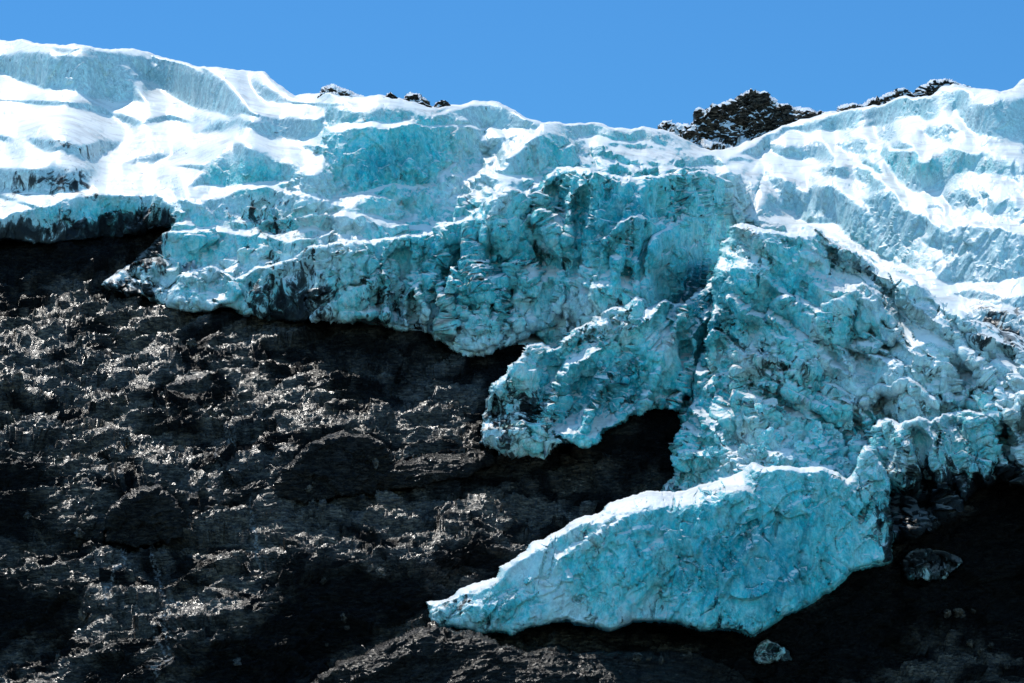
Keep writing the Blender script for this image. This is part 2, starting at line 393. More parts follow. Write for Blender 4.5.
# skyline rocks stand behind the snow
def peaks():
    sheet('rock_peak', 'large jagged dark rock peak streaked with snow in the notch of the skyline', 'rock peak',
      [(684,132),(690,124),(692,112),(698,107),(705,112),(714,107),(722,106),(728,100),(740,96),(752,94),(762,95),(775,97),(783,103),(795,105),(810,107),(824,112),(832,120),(830,150),(690,160),(680,150)],
      alpha=68, depth=.03, rim=3, warp=.55, style='peak', attach='none', step=.7)
    sheet('rock_peak', 'low flat dark rock knob at the left foot of the large skyline peak', 'rock peak',
      [(655,140),(657,127),(663,122),(674,124),(686,123),(696,130),(700,150),(660,150)], alpha=60, depth=.03, rim=2, warp=.3, style='peak', attach='none', step=.7)
    sheet('rock_ridge', 'thin dark rock ridge edging the skyline at the upper right', 'rock ridge',
      [(834,120),(838,106),(850,103),(862,105),(872,99),(884,97),(897,91),(908,92),(914,96),(920,86),(930,81),(942,83),(952,82),(966,86),(975,100),(900,118),(836,124)],
      alpha=68, depth=.03, rim=2.5, warp=.45, style='peak', attach='none', step=.7)
    for lab, poly in [('leftmost of the small dark rock outcrops poking out of the left skyline', [(319,100),(323,90),(334,87),(346,90),(356,94),(364,96),(364,106),(320,106)]),
      ('smallest dark rock outcrop on the skyline snow, a mere fleck between two larger ones', [(386,106),(386,96),(390,94),(394,98),(395,108)]),
      ('flat topped dark rock outcrop on the skyline snow left of the snow dome', [(404,108),(405,97),(411,94),(420,95),(426,99),(427,112),(404,112)]),
      ('small dark rock outcrop touching the left end of the skyline snow dome', [(435,112),(437,102),(443,100),(448,104),(449,114)])]:
        sheet('rock_outcrop', lab, 'rock outcrop', poly, alpha=60, depth=.02, rim=2, warp=.3, style='peak', attach='none', step=.6, group='small rock outcrops along the skyline')
peaks()
sheet('snowfield', None, None, BODY, amap=AI, gap=.006, depth=.05, rim=3.5, warp=.45, style='ice', kind='structure', wx=.10)

B = SHEETS[-1]; bL = np.full(GX.shape, np.nan, np.float32); bL[B['s']] = np.where((B['d'] > 3) & (B['d'] < 8), B['L'], np.nan)
for S in SHEETS[:-1]:            # the skyline rocks stand just behind the snow edge
    S['L'] = S['Lc'] if 'Lc' in S else S['L']
    df = (bL[S['s']]-S['L'])[S['d'] > -6]; df = df[~np.isnan(df)]
    S['L'] = S['L']+np.percentile(df, 92)+.01
PEAKS = SHEETS[:-1]; SHEETS = [B]
# ------------------------------------------------------------------ ice masses, back to front
sheet('icefall_wall', 'wide turquoise ice wall of tall fluted seracs across the middle of the glacier', 'ice wall',
  [(300,322),(315,316),(320,305),(335,291),(350,276),(372,266),(384,262),(390,245),(400,236),(432,232),(450,218),(478,209),(484,196),(490,190),(505,184),(520,190),(541,184),(548,173),(569,167),(600,172),(625,181),(650,178),(690,171),(720,169),(738,172),(746,180),(750,205),(742,225),(726,245),(722,290),(716,340),(690,370),(600,372),(560,360),(536,333),(512,342),(490,352),(465,351),(433,345),(418,328),(380,320),(345,318)],
  blade=.8, alpha=74, gap=.01, rim=5, rough=1.5, strokes=[([(467,180),(485,173),(541,182),(545,186)],30,5),([(384,262),(352,276),(336,290)],32,5),([(432,232),(400,236)],30,4),
   ([(560,345),(578,300),(604,262),(622,222),(640,185)],48,4),([(600,230),(606,250),(602,275)],52,4),([(480,215),(500,218)],36,4),([(700,170),(690,200),(668,240)],50,3)])
sheet('serac', 'broad serac with a flat snow lip at the top centre of the icefall wall', 'serac',
  [(545,215),(543,185),(546,174),(556,168),(570,166),(590,168),(602,174),(606,190),(604,222),(560,226)], alpha=82, rim=4, rough=.8, warp=.5, gap=.006, strokes=[([(546,176),(570,168),(600,174)],32,3)])
sheet('serac', 'pale upright serac glowing bright on its left edge below the snow ledge', 'serac',
  [(478,262),(480,215),(484,198),(492,190),(500,196),(503,225),(505,268)], alpha=84, rim=5, rough=.6, warp=.5, gap=.006)
sheet('serac', 'tall smooth turquoise serac slab right of the centre of the icefall wall', 'serac',
  [(640,318),(642,262),(650,240),(668,222),(682,214),(694,222),(700,260),(706,312),(690,322)], alpha=84, rim=6, rough=.5, warp=.6, gap=.01, strokes=[([(645,250),(668,222)],40,4)])
sheet('serac', 'ragged leaning serac beside the deep cleft in the icefall wall', 'serac',
  [(588,300),(596,262),(606,240),(620,222),(636,214),(648,222),(640,262),(634,310),(600,318)], alpha=80, rim=5, rough=1.3, warp=.8, gap=.008)
sheet('serac', 'dark turquoise serac column left of the deep cleft in the icefall wall', 'serac',
  [(512,330),(514,262),(520,225),(530,208),(545,205),(560,215),(566,262),(566,322),(540,332)], alpha=82, rim=5, rough=1.2, warp=.8, gap=.007)
sheet('serac', 'squat blue serac at the foot of the wall above the dark overhang', 'serac',
  [(440,340),(436,300),(446,275),(462,262),(484,262),(500,280),(508,318),(500,345),(465,348)], alpha=80, rim=6, rough=1.3, warp=.9, gap=.007)
# left terraces
sheet('ice_ledge', 'long pale ice ledge with snowy crest descending left above the dark hollow', 'ice ledge',
  [(212,311),(205,292),(222,282),(239,275),(252,268),(267,263),(302,250),(330,243),(359,238),(392,236),(400,250),(385,268),(352,282),(335,298),(322,310),(305,322),(262,316)],
  blade=.6, alpha=74, gap=.008, rim=5, rough=1.1, warp=.9, strokes=[([(239,275),(267,263),(302,250),(359,238)],30,5)])
sheet('ice_hump', 'rounded ice hump with two snowy ribs at the lower left edge of the glacier', 'ice hump',
  [(165,303),(170,290),(176,278),(190,268),(200,263),(211,263),(224,270),(234,278),(242,290),(236,306),(215,312),(190,310)], alpha=68, gap=.006, rim=5, rough=.9, warp=.7, strokes=[([(172,290),(190,269),(211,263)],32,4),([(232,278),(211,263)],32,3)])
sheet('ice_hump', 'dirty low ice hump forming the far left tip of the glacier edge', 'ice hump',
  [(102,282),(114,274),(130,261),(148,256),(165,256),(180,260),(192,266),(178,280),(166,294),(150,298),(118,292)], alpha=62, gap=.005, rim=5, rough=.9, warp=.7, strokes=[([(108,280),(130,262),(165,257)],32,4)])
sheet('ice_hump', 'knobbly ice hump with curled snow rims above the dark shelf under the icefall', 'ice hump',
  [(307,322),(314,315),(322,305),(336,297),(350,290),(362,278),(378,270),(392,266),(400,275),(404,290),(420,278),(428,284),(432,310),(428,326),(395,320),(352,319)], alpha=66, gap=.008, rim=4, rough=1.6, warp=.8, strokes=[([(312,320),(324,305),(352,296)],30,4),([(350,290),(378,270),(392,268)],30,4)])
# middle tongue
sheet('ice_tongue', 'broad jagged turquoise ice tongue hanging over the black cave in mid glacier', 'ice tongue',
  [(481,443),(482,420),(486,402),(497,384),(508,380),(514,366),(520,358),(528,348),(555,343),(576,332),(594,325),(600,312),(611,307),(622,310),(632,301),(640,304),(645,313),(660,302),(682,302),(700,292),(714,280),(722,262),(730,262),(740,300),(740,420),(700,440),(678,415),(660,411),(636,411),(620,418),(608,425),(590,441),(572,444),(555,446),(541,453),(499,453)],
  grain=28, alpha=64, gap=.022, rim=5, rough=1.3, warp=.9, strokes=[([(497,384),(510,381)],32,4),([(530,398),(552,386)],30,3),([(548,408),(566,392),(576,392)],30,4),([(594,325),(606,309),(640,306)],34,6),([(600,330),(602,318)],30,4),([(660,303),(690,299),(712,283)],36,4),([(528,350),(576,333)],38,3),
   ([(506,420),(560,412)],84,5),([(640,330),(600,380),(570,420)],46,4),([(690,320),(660,370)],50,5)])
# right icefall
sheet('ice_ridge', 'great ice ridge with a dusty snow crest sweeping down from centre to the right edge', 'ice ridge',
  [(700,430),(690,385),(696,360),(702,340),(710,306),(714,285),(722,260),(724,240),(731,228),(741,223),(755,227),(780,231),(805,225),(822,231),(833,243),(848,250),(861,256),(882,267),(905,277),(924,291),(945,303),(963,313),(990,324),(1024,338),(1175,380),(1175,520),(1000,460),(860,480),(700,480)],
  grain=-52, alpha=62, gap=.02, rim=6, rough=.95, warp=.8, strokes=[([(741,224),(780,232),(822,233)],34,5),([(833,244),(861,257),(905,278),(963,314)],27,5),
   ([(942,342),(980,352),(1020,366),(1100,380)],26,9),([(965,332),(1024,346)],28,4),([(935,318),(970,336)],78,7),([(848,262),(890,300),(960,340)],70,10),([(800,262),(900,330),(930,350)],52,5)])
sheet('serac', 'pointed grey turquoise serac on the right slope below the dusty crest', 'serac',
  [(818,320),(822,306),(832,298),(843,291),(852,282),(864,278),(870,284),(878,290),(888,300),(900,312),(905,328),(890,350),(860,350),(830,340)], alpha=72, rim=5, rough=1.2, warp=.6, gap=.008, strokes=[([(843,292),(864,279),(880,292),(902,314)],34,3)])
sheet('ice_block', 'wide flat faced ice block with ragged white rim mid right slope', 'ice block',
  [(745,372),(750,340),(758,325),(766,312),(769,301),(776,295),(787,292),(796,296),(806,300),(822,304),(829,310),(832,322),(846,332),(880,350),(905,366),(900,400),(860,420),(800,400)], grain=-50, alpha=68, rim=5, rough=1.1, warp=.6, gap=.01, strokes=[([(766,312),(769,301),(787,293),(822,305)],32,4),([(832,324),(870,345)],50,4)])
sheet('serac', 'small dirty serac knob perched on the right shoulder of the flat faced ice block', 'serac',
  [(830,345),(831,326),(834,318),(842,311),(850,316),(856,326),(872,334),(884,346),(876,356),(850,352)], alpha=72, rim=4, rough=1.0, warp=.5, gap=.006)
sheet('ice_dome', 'large ice dome with deep cracks rising above the rubble band at right of centre', 'ice dome',
  [(672,490),(674,460),(676,440),(680,424),(690,404),(699,394),(706,382),(717,372),(730,368),(743,361),(750,368),(753,378),(780,384),(805,394),(830,402),(857,411),(876,422),(880,450),(860,480),(760,490)],
  grain=-50, blade=.9, alpha=58, gap=.014, rim=6, rough=1.1, warp=.7, strokes=[([(676,440),(699,396),(717,373),(743,362)],38,4),([(753,380),(805,395),(857,412)],44,3)])
sheet('serac', 'row of low pointed ice teeth right of the cracked dome under the snowy crest', 'serac',
  [(855,430),(858,402),(868,390),(878,382),(890,386),(898,376),(910,374),(922,382),(930,390),(944,400),(955,396),(966,410),(960,440),(900,450)], grain=-30, alpha=68, rim=4, rough=1.2, warp=.6, gap=.008, strokes=[([(868,391),(880,383)],34,3),([(898,377),(912,375),(926,388)],34,3)])
sheet('ice_shelf', 'tilted slab of sunlit snow and dirty ice near the right edge', 'ice shelf',
  [(938,384),(940,372),(950,368),(966,372),(984,376),(1000,380),(1010,392),(1006,410),(970,414),(946,402)], alpha=50, rim=5, rough=1.0, warp=.6, gap=.006, strokes=[([(942,373),(966,374),(1000,382)],26,7)])
sheet('ice_cliff', 'mud stained ice cliff with rounded knobs overhanging the black hollow at the right edge', 'ice cliff',
  [(862,434),(872,428),(889,419),(900,421),(917,414),(932,418),(944,414),(963,410),(978,412),(984,402),(996,402),(1004,412),(1012,410),(1016,396),(1024,392),(1060,380),(1175,372),(1175,492),(1024,489),(985,490),(965,500),(945,524),(925,536),(908,542),(893,545),(889,478),(872,455)],
  grain=-12, blade=1.2, alpha=72, gap=.02, rim=6, rough=1.7, warp=.9, strokes=[([(866,434),(889,421),(917,416)],30,5),([(944,416),(963,412)],32,4),([(985,403),(998,404)],32,4),([(1000,490),(1040,492)],30,3)])
# rubble band and the front tongue
sheet('ice_ledge', 'bright band of crumbled ice and snow rubble above the front tongue', 'ice ledge',
  [(660,497),(664,488),(672,476),(670,462),(674,454),(690,450),(714,448),(750,443),(780,446),(800,440),(806,430),(822,424),(834,416),(846,412),(852,420),(862,434),(870,446),(862,500),(800,506),(700,504)],
  blade=.3, alpha=44, gap=.012, rim=4, rough=1.8, warp=.8, strokes=[([(690,452),(750,446),(790,448)],30,5),([(664,492),(700,488),(730,478)],27,6)])
sheet('glacier_tongue', 'huge smooth turquoise ice cliff with a bright snowy upper edge at the glacier front', 'glacier tongue',
  [(423,602),(432,598),(446,597),(458,590),(471,587),(484,580),(495,577),(499,568),(506,563),(516,558),(527,551),(536,542),(548,536),(562,527),(576,518),(597,510),(612,502),(629,496),(655,492),(682,489),(702,486),(722,482),(734,474),(742,467),(752,462),(775,463),(800,466),(822,466),(838,470),(846,478),(854,472),(860,458),(866,446),(872,450),(880,460),(889,478),(892,500),(893,538),(890,560),(872,567),(854,574),(838,586),(812,601),(792,614),(768,628),(752,637),(730,634),(699,629),(680,625),(664,622),(632,623),(606,630),(590,628),(570,622),(555,622),(535,626),(527,628),(513,636),(498,634),(481,635),(465,630),(450,626),(438,624),(428,616)],
  grain=35, blade=.22, alpha=82, gap=.028, rim=7, rough=.62, warp=.55, strokes=[([(590,514),(640,501),(700,494),(738,482)],21,15),([(423,602),(446,598),(471,588),(495,578),(508,564),(548,538),(597,512),(650,495),(700,488),(728,480),(745,466)],25,6),([(742,466),(775,465),(822,468),(845,482)],36,3),
   ([(560,556),(600,528),(625,515)],30,3.5),([(556,548),(566,562),(576,580)],34,3),([(620,533),(648,528)],30,3),([(425,606),(470,600),(520,596)],46,9),])
sheet('ice_block', 'low grey crusted ice lump lying in the black hollow right of the front tongue', 'ice block',
  [(896,562),(904,552),(918,546),(932,549),(946,550),(958,556),(962,566),(948,576),(925,580),(905,578)], alpha=50, gap=.004, rim=4, rough=1.4, warp=.6)
sheet('ice_block', 'dim blue ice lump in shadow directly beneath the front tongue', 'ice block',
  [(752,664),(756,648),(768,640),(780,644),(792,652),(794,662),(775,667)], alpha=66, gap=.004, rim=4, rough=1.0, warp=.6)
sheet('ice_shelf', 'thin sliver of pale ice lying on the rock below the mid glacier tongue', 'ice shelf',
  [(392,470),(400,460),(420,453),(440,449),(466,450),(490,454),(498,458),(480,464),(450,462),(425,466),(405,474)], alpha=40, gap=.003, rim=3, rough=.6, warp=.5, style='rock')

sheet('rock_outcrop', 'blocky dark rock outcrop standing alone in the middle of the rock slope', 'rock outcrop',
  [(272,500),(276,478),(284,466),(300,455),(320,436),(340,431),(366,436),(388,450),(396,462),(390,478),(360,492),(320,502)], alpha=80, gap=.006, rim=5, rough=1.0, warp=.7, style='rock', strokes=[([(300,455),(322,437),(345,433)],30,5)])
sheet('rock_outcrop', 'long smooth pale rock slab below the left tip of the mid glacier tongue', 'rock outcrop',
  [(362,492),(384,468),(410,456),(440,450),(470,451),(492,456),(498,464),(470,478),(430,482),(400,490)], alpha=70, gap=.005, rim=5, rough=.8, warp=.5, style='rock', strokes=[([(390,466),(412,457),(440,453),(490,458)],30,6)])
sheet('rock_outcrop', 'dark rock spur rising diagonally from the bottom edge below the glacier front', 'rock outcrop',
  [(270,715),(300,690),(320,674),(345,660),(380,645),(410,632),(434,623),(460,632),(500,645),(540,648),(600,652),(660,650),(710,660),(760,690),(780,730),(500,760),(300,750)], alpha=52, gap=.006, rim=6, rough=1.0, warp=.8, style='rock', strokes=[([(300,690),(345,663),(385,646),(430,627)],30,7),([(520,665),(700,672)],34,10)])
sheet('rock_outcrop', 'low rounded rock knob at the far left under the lit rubble slope', 'rock outcrop',
  [(105,542),(108,518),(122,500),(140,490),(158,488),(176,502),(188,524),(176,542),(140,548)], alpha=80, gap=.005, rim=5, rough=1.0, warp=.7, style='rock', strokes=[([(112,512),(140,491),(165,493)],30,4)])

# ------------------------------------------------------------------ materials
def nodes(name):
    m = bpy.data.materials.new(name); m.use_nodes = True
    nt = m.node_tree; nt.nodes.clear()
    return m, nt
def N(nt, typ, **kw):
    n = nt.nodes.new(typ)
    for k, v in kw.items(): setattr(n, k, v)
    return n
def lk(nt, a, b): nt.links.new(a, b)
def noise_n(nt, co, scale, detail=6, rough=.6, dist=0.0):
    n = N(nt, 'ShaderNodeTexNoise'); n.inputs['Scale'].default_value = scale; n.inputs['Detail'].default_value = detail
    n.inputs['Roughness'].default_value = rough; n.inputs['Distortion'].default_value = dist; lk(nt, co, n.inputs['Vector']); return n
def ramp(nt, fac, stops):
    r = N(nt, 'ShaderNodeValToRGB'); e = r.color_ramp.elements
    while len(e) > 1: e.remove(e[-1])
    e[0].position = stops[0][0]; e[0].color = (*stops[0][1], 1) if len(stops[0][1]) == 3 else stops[0][1]
    for p, c in stops[1:]:
        q = e.new(p); q.color = (*c, 1)
    lk(nt, fac, r.inputs['Fac']); return r
def g3(v): return (v, v, v)
def mix(nt, fac, a, b, bt='MIX'):
    m = N(nt, 'ShaderNodeMix', data_type='RGBA', blend_type=bt)
    for sock, v in ((m.inputs[0], fac), (m.inputs[6], a), (m.inputs[7], b)):
        if isinstance(v, (int, float)): sock.default_value = v
        elif isinstance(v, tuple): sock.default_value = (*v, 1)
        else: lk(nt, v, sock)
    return m.outputs[2]
def math_n(nt, op, a, b=None, c=None, clamp=False):
    m = N(nt, 'ShaderNodeMath', operation=op); m.use_clamp = clamp
    for i, v in enumerate((a, b, c)):
        if v is None: continue
        if isinstance(v, (int, float)): m.inputs[i].default_value = v
        else: lk(nt, v, m.inputs[i])
    return m.outputs[0]
def mapping(nt, co, scale=(1,1,1), rot=(0,0,0)):
    m = N(nt, 'ShaderNodeMapping'); m.inputs['Scale'].default_value = scale; m.inputs['Rotation'].default_value = rot; lk(nt, co, m.inputs['Vector']); return m.outputs[0]
def attr(nt, name):
    a = N(nt, 'ShaderNodeAttribute', attribute_name=name); return a.outputs['Fac']

def ice_material():
    m, nt = nodes('glacier_ice')
    out = N(nt, 'ShaderNodeOutputMaterial'); co = N(nt, 'ShaderNodeTexCoord').outputs['Object']
    geo = N(nt, 'ShaderNodeNewGeometry')
    sep = N(nt, 'ShaderNodeSeparateXYZ'); lk(nt, geo.outputs['Normal'], sep.inputs[0])
    blue = attr(nt, 'blue'); dirt = attr(nt, 'dirt')
    n1 = noise_n(nt, co, .10, 3, .62, .3).outputs['Fac']
    n2 = noise_n(nt, mapping(nt, co, (1, 1, .5)),   .35, 4, .65, .8).outputs['Fac']
    n3 = noise_n(nt, co, 1.3, 2, .65).outputs['Fac']
    # how blue: map attribute, broken up, less on flat snow-covered tops
    icy = math_n(nt, 'MULTIPLY_ADD', blue, 4.0, .1, clamp=True)
    b = math_n(nt, 'ADD', blue, math_n(nt, 'MULTIPLY', math_n(nt, 'MULTIPLY', math_n(nt, 'SUBTRACT', n2, .5), 1.3), icy), clamp=True)
    tint = ramp(nt, b, [(0, (.42,.53,.57)), (.22, (.46,.78,.82)), (.42, (.15,.76,.81)), (.7, (.022,.62,.70)), (1, (.003,.40,.50))]).outputs[0]  # first stop darkens steep snow, painting its shade into the colour
    snowf = ramp(nt, math_n(nt, 'ADD', sep.outputs['Z'], math_n(nt, 'MULTIPLY', math_n(nt, 'SUBTRACT', n3, .5), .35)), [(.50, g3(0)), (.74, g3(1))]).outputs[0]
    col = tint
    fr = noise_n(nt, mapping(nt, co, (1, 1, .7), (0, R(-20), 0)), .22, 5, .7, 1.0).outputs['Fac']
    col = mix(nt, math_n(nt, 'MULTIPLY', ramp(nt, fr, [(.50, g3(0)), (.66, g3(1))]).outputs[0], math_n(nt, 'MULTIPLY_ADD', b, -.35, .7)), col, (.62,.90,.90))
    col = mix(nt, math_n(nt, 'MULTIPLY', ramp(nt, fr, [(.36, g3(1)), (.47, g3(0))]).outputs[0], math_n(nt, 'MULTIPLY_ADD', b, .6, .15)), col, (.01,.26,.32))
    ff = noise_n(nt, mapping(nt, co, (1, 1, .8), (0, R(30), 0)), .75, 4, .75, .5).outputs['Fac']
    col = mix(nt, math_n(nt, 'MULTIPLY', ramp(nt, ff, [(.48, g3(0)), (.60, g3(1))]).outputs[0], math_n(nt, 'MULTIPLY_ADD', b, -.38, .6)), col, (.74,.90,.90))
    # green-grey cast in places, thin dark meltlines and dirt specks
    gr = ramp(nt, n1, [(.42, g3(0)), (.62, g3(1))]).outputs[0]
    col = mix(nt, math_n(nt, 'MULTIPLY', math_n(nt, 'MULTIPLY', gr, .3), icy), col, (.24,.52,.47))
    cr = noise_n(nt, mapping(nt, co, (1, 1, .45), (0, R(25), 0)), .42, 4, .7, 1.5).outputs['Fac']
    line = ramp(nt, math_n(nt, 'ABSOLUTE', math_n(nt, 'SUBTRACT', cr, .5)), [(0, g3(1)), (.012, g3(.5)), (.03, g3(0))]).outputs[0]
    lm = ramp(nt, noise_n(nt, co, .12, 3, .5).outputs['Fac'], [(.46, g3(0)), (.6, g3(1))]).outputs[0]
    col = mix(nt, math_n(nt, 'MULTIPLY', math_n(nt, 'MULTIPLY', line, lm), .55), col, (.03,.10,.13))
    dust = ramp(nt, math_n(nt, 'ADD', n2, math_n(nt, 'MULTIPLY', dirt, .2)), [(.55, g3(0)), (.8, g3(1))]).outputs[0]
    col = mix(nt, math_n(nt, 'MULTIPLY', dust, .30), col, (.20,.22,.20))
    sp = noise_n(nt, mapping(nt, co, (1, 1, .55)), .2, 6, .66, .7).outputs['Fac']
    dthr = math_n(nt, 'ADD', sp, math_n(nt, 'MULTIPLY', dirt, .26))
    dm = ramp(nt, dthr, [(.64, g3(0)), (.70, g3(.9)), (.8, g3(1))]).outputs[0]
    col = mix(nt, dm, col, (.007,.010,.012))
    wind = noise_n(nt, mapping(nt, co, (.25, .5, 1.6), (0, R(6), 0)), .16, 4, .6, .8).outputs['Fac']
    snowc = mix(nt, math_n(nt, 'MULTIPLY', ramp(nt, wind, [(.48, g3(0)), (.68, g3(1))]).outputs[0], .6), (.82,.81,.79), (.44,.43,.42))
    col = mix(nt, math_n(nt, 'MULTIPLY', snowf, math_n(nt, 'SUBTRACT', 1.0, math_n(nt, 'MULTIPLY', dm, .85))), col, snowc)
    p = N(nt, 'ShaderNodeBsdfPrincipled'); lk(nt, col, p.inputs['Base Color']); p.inputs['Roughness'].default_value = .42
    p.inputs['Specular IOR Level'].default_value = .15
    # bump : granular ice, cracks
    h1 = noise_n(nt, co, .9, 4, .68, .3).outputs['Fac']
    notsnow = math_n(nt, 'SUBTRACT', 1.0, math_n(nt, 'MULTIPLY', snowf, .75))
    hh = math_n(nt, 'MULTIPLY', h1, notsnow)
    bp = N(nt, 'ShaderNodeBump'); bp.inputs['Strength'].default_value = .8; bp.inputs['Distance'].default_value = 1.5; lk(nt, hh, bp.inputs['Height'])
    lk(nt, bp.outputs[0], p.inputs['Normal'])
    lk(nt, math_n(nt, 'MULTIPLY', icy, .8), bp.inputs['Strength'])
    tr = N(nt, 'ShaderNodeBsdfTranslucent'); lk(nt, mix(nt, 1.0, col, (.25,.85,1.0), 'MULTIPLY'), tr.inputs['Color']); lk(nt, bp.outputs[0], tr.inputs['Normal'])
    ms = N(nt, 'ShaderNodeMixShader'); ms.inputs[0].default_value = .15; lk(nt, p.outputs[0], ms.inputs[1]); lk(nt, tr.outputs[0], ms.inputs[2])
    lk(nt, ms.outputs[0], out.inputs['Surface'])
    return m

def rock_material(name='wet_rock', snow=False):
    m, nt = nodes(name)
    out = N(nt, 'ShaderNodeOutputMaterial'); co = N(nt, 'ShaderNodeTexCoord').outputs['Object']
    s = mapping(nt, co, (.45, .7, 1.6), (0, R(10), 0))
    n1 = noise_n(nt, s, .12, 5, .65, .6).outputs['Fac']; n2 = noise_n(nt, s, .8, 4, .7, .8).outputs['Fac']; n3 = noise_n(nt, co, .03, 4, .6).outputs['Fac']
    col = ramp(nt, n2, [(.3, (.0015,.0017,.002)), (.46, (.010,.009,.008)), (.68, (.15,.125,.10))]).outputs[0]
    if not snow: col = mix(nt, math_n(nt, 'MULTIPLY', attr(nt, 'shadowed'), .97, clamp=True), col, (.0008,.0012,.002))  # painted shade pulls the rock colour towards black
    col = mix(nt, ramp(nt, n3, [(.4, g3(0)), (.65, g3(1))]).outputs[0], col, mix(nt, 1.0, col, (1.3,1.12,.9), 'MULTIPLY'))
    p = N(nt, 'ShaderNodeBsdfPrincipled')
    if not snow:
        lk(nt, math_n(nt, 'MULTIPLY_ADD', attr(nt, 'shadowed'), -.5, .58, clamp=True), p.inputs['Specular IOR Level'])  # specular drops where shade is painted
        mm = math_n(nt, 'MULTIPLY', attr(nt, 'melt'), ramp(nt, noise_n(nt, co, .9, 3, .7).outputs['Fac'], [(.45, g3(0)), (.6, g3(1))]).outputs[0])
        col = mix(nt, mm, col, (.26,.26,.27))
    if snow:
        geo = N(nt, 'ShaderNodeNewGeometry'); sep = N(nt, 'ShaderNodeSeparateXYZ'); lk(nt, geo.outputs['Normal'], sep.inputs[0])
        f = ramp(nt, math_n(nt, 'ADD', sep.outputs['Z'], math_n(nt, 'MULTIPLY', math_n(nt, 'SUBTRACT', noise_n(nt, co, .06, 4, .6).outputs['Fac'], .5), 2.2)), [(.47, g3(0)), (.56, g3(1))]).outputs[0]
        col = mix(nt, f, col, (.8,.83,.87))
    lk(nt, col, p.inputs['Base Color'])
    lk(nt, ramp(nt, n1, [(.3, g3(.20)), (.7, g3(.40))]).outputs[0], p.inputs['Roughness'])
    p.inputs['Specular IOR Level'].default_value = .04 if snow else .6
    b = N(nt, 'ShaderNodeBump'); b.inputs['Strength'].default_value = 1.0; b.inputs['Distance'].default_value = 1.6
    lk(nt, noise_n(nt, mapping(nt, co, (.4, .7, 1.5), (0, R(12), 0)), .9, 4, .72, .7).outputs['Fac'], b.inputs['Height'])
    lk(nt, b.outputs[0], p.inputs['Normal']); lk(nt, p.outputs[0], out.inputs['Surface'])
    return m
ICE = ice_material(); ROCKM = rock_material(); PEAKM = rock_material('snow_dusted_rock', True)

# ------------------------------------------------------------------ meshes
def grid_normals(P):
    du = np.gradient(P, axis=1); dv = np.gradient(P, axis=0)
    n = np.cross(dv, du); n /= np.linalg.norm(n, axis=-1, keepdims=True)+1e-9
    return n
def make_mesh(name, P, keep, mat, attrs, only=None):
    h, w = keep.shape
    idx = -np.ones(h*w, np.int64); kf = keep.ravel()
    q = keep[:-1, :-1] & keep[1:, :-1] & keep[:-1, 1:] & keep[1:, 1:]
    if only is not None: q = q & only[:-1, :-1]
    j, i = np.nonzero(q)
    a = j*w+i
    quads = np.stack([a+w, a+w+1, a+1, a], 1)
    used = np.unique(quads); idx[used] = np.arange(len(used))
    quads = idx[quads]; V = P.reshape(-1, 3)[used]
    me = bpy.data.meshes.new(name)
    me.vertices.add(len(V)); me.vertices.foreach_set('co', V.astype(np.float32).ravel())
    me.loops.add(quads.size); me.loops.foreach_set('vertex_index', quads.astype(np.int32).ravel())
    me.polygons.add(len(quads)); me.polygons.foreach_set('loop_start', np.arange(0, quads.size, 4, dtype=np.int32))
    me.polygons.foreach_set('loop_total', np.full(len(quads), 4, np.int32))
    me.polygons.foreach_set('use_smooth', np.ones(len(quads), bool))
    me.update(calc_edges=True)
    for k, v in attrs.items():
        at = me.attributes.new(k, 'FLOAT', 'POINT'); at.data.foreach_set('value', v.ravel()[used].astype(np.float32))
    me.materials.append(mat)
    o = bpy.data.objects.new(name, me); bpy.context.scene.collection.objects.link(o)
    return o

def rock_disp(P):
    c, s_ = math.cos(R(9)), math.sin(R(9))
    Q = np.stack([P[..., 0]*c+P[..., 2]*s_, P[..., 1], -P[..., 0]*s_+P[..., 2]*c], -1)
    a = fbm(Q, (26, 16, 9), 4, 210, gain=.5, ridge=True)*2.4
    b = facets(Q, (38, 22, 17), 24, .4)*4.6+facets(Q, (16, 9, 6), 21)*3.0+facets(Q, (5, 3.2, 1.7), 22)*.95+facets(Q, (2.3, 1.6, .85), 23)*.5
    return a+b+fbm(Q, (2.6, 2.2, .8), 2, 230, gain=.6)*.22

def build_rock():
    h = 1.0/QUAL
    xs = np.arange(X0+2, X1-2, h); ys = np.arange(190, Y1-2, h)
    x, y = np.meshgrid(xs.astype(np.float32), ys.astype(np.float32))
    L = samp(ROCK['L'], x, y)
    P = place(x, y, L); n = grid_normals(P)
    D = rock_disp(P)
    # nothing of the rock may poke through the ice resting on it
    bg = np.zeros(GX.shape, np.float32)
    for S in SHEETS: bg[S['s']] = np.maximum(bg[S['s']], np.clip(S['d']/6, 0, 1))
    bgs = samp(bg, x, y)
    D = (D-1.5)*(1-bgs)-bgs*3
    P = P+n*D[..., None]
    # hidden ground far under the ice is left out
    deep = np.zeros(GX.shape, np.float32)
    for S in SHEETS: deep[S['s']] = np.maximum(deep[S['s']], S['d'])
    keep = samp(deep, x, y) < 26
    return make_mesh('rock_slope', P, keep, ROCKM, {'shadowed': samp(SHADOWED, x, y), 'melt': samp(MELT, x, y)})

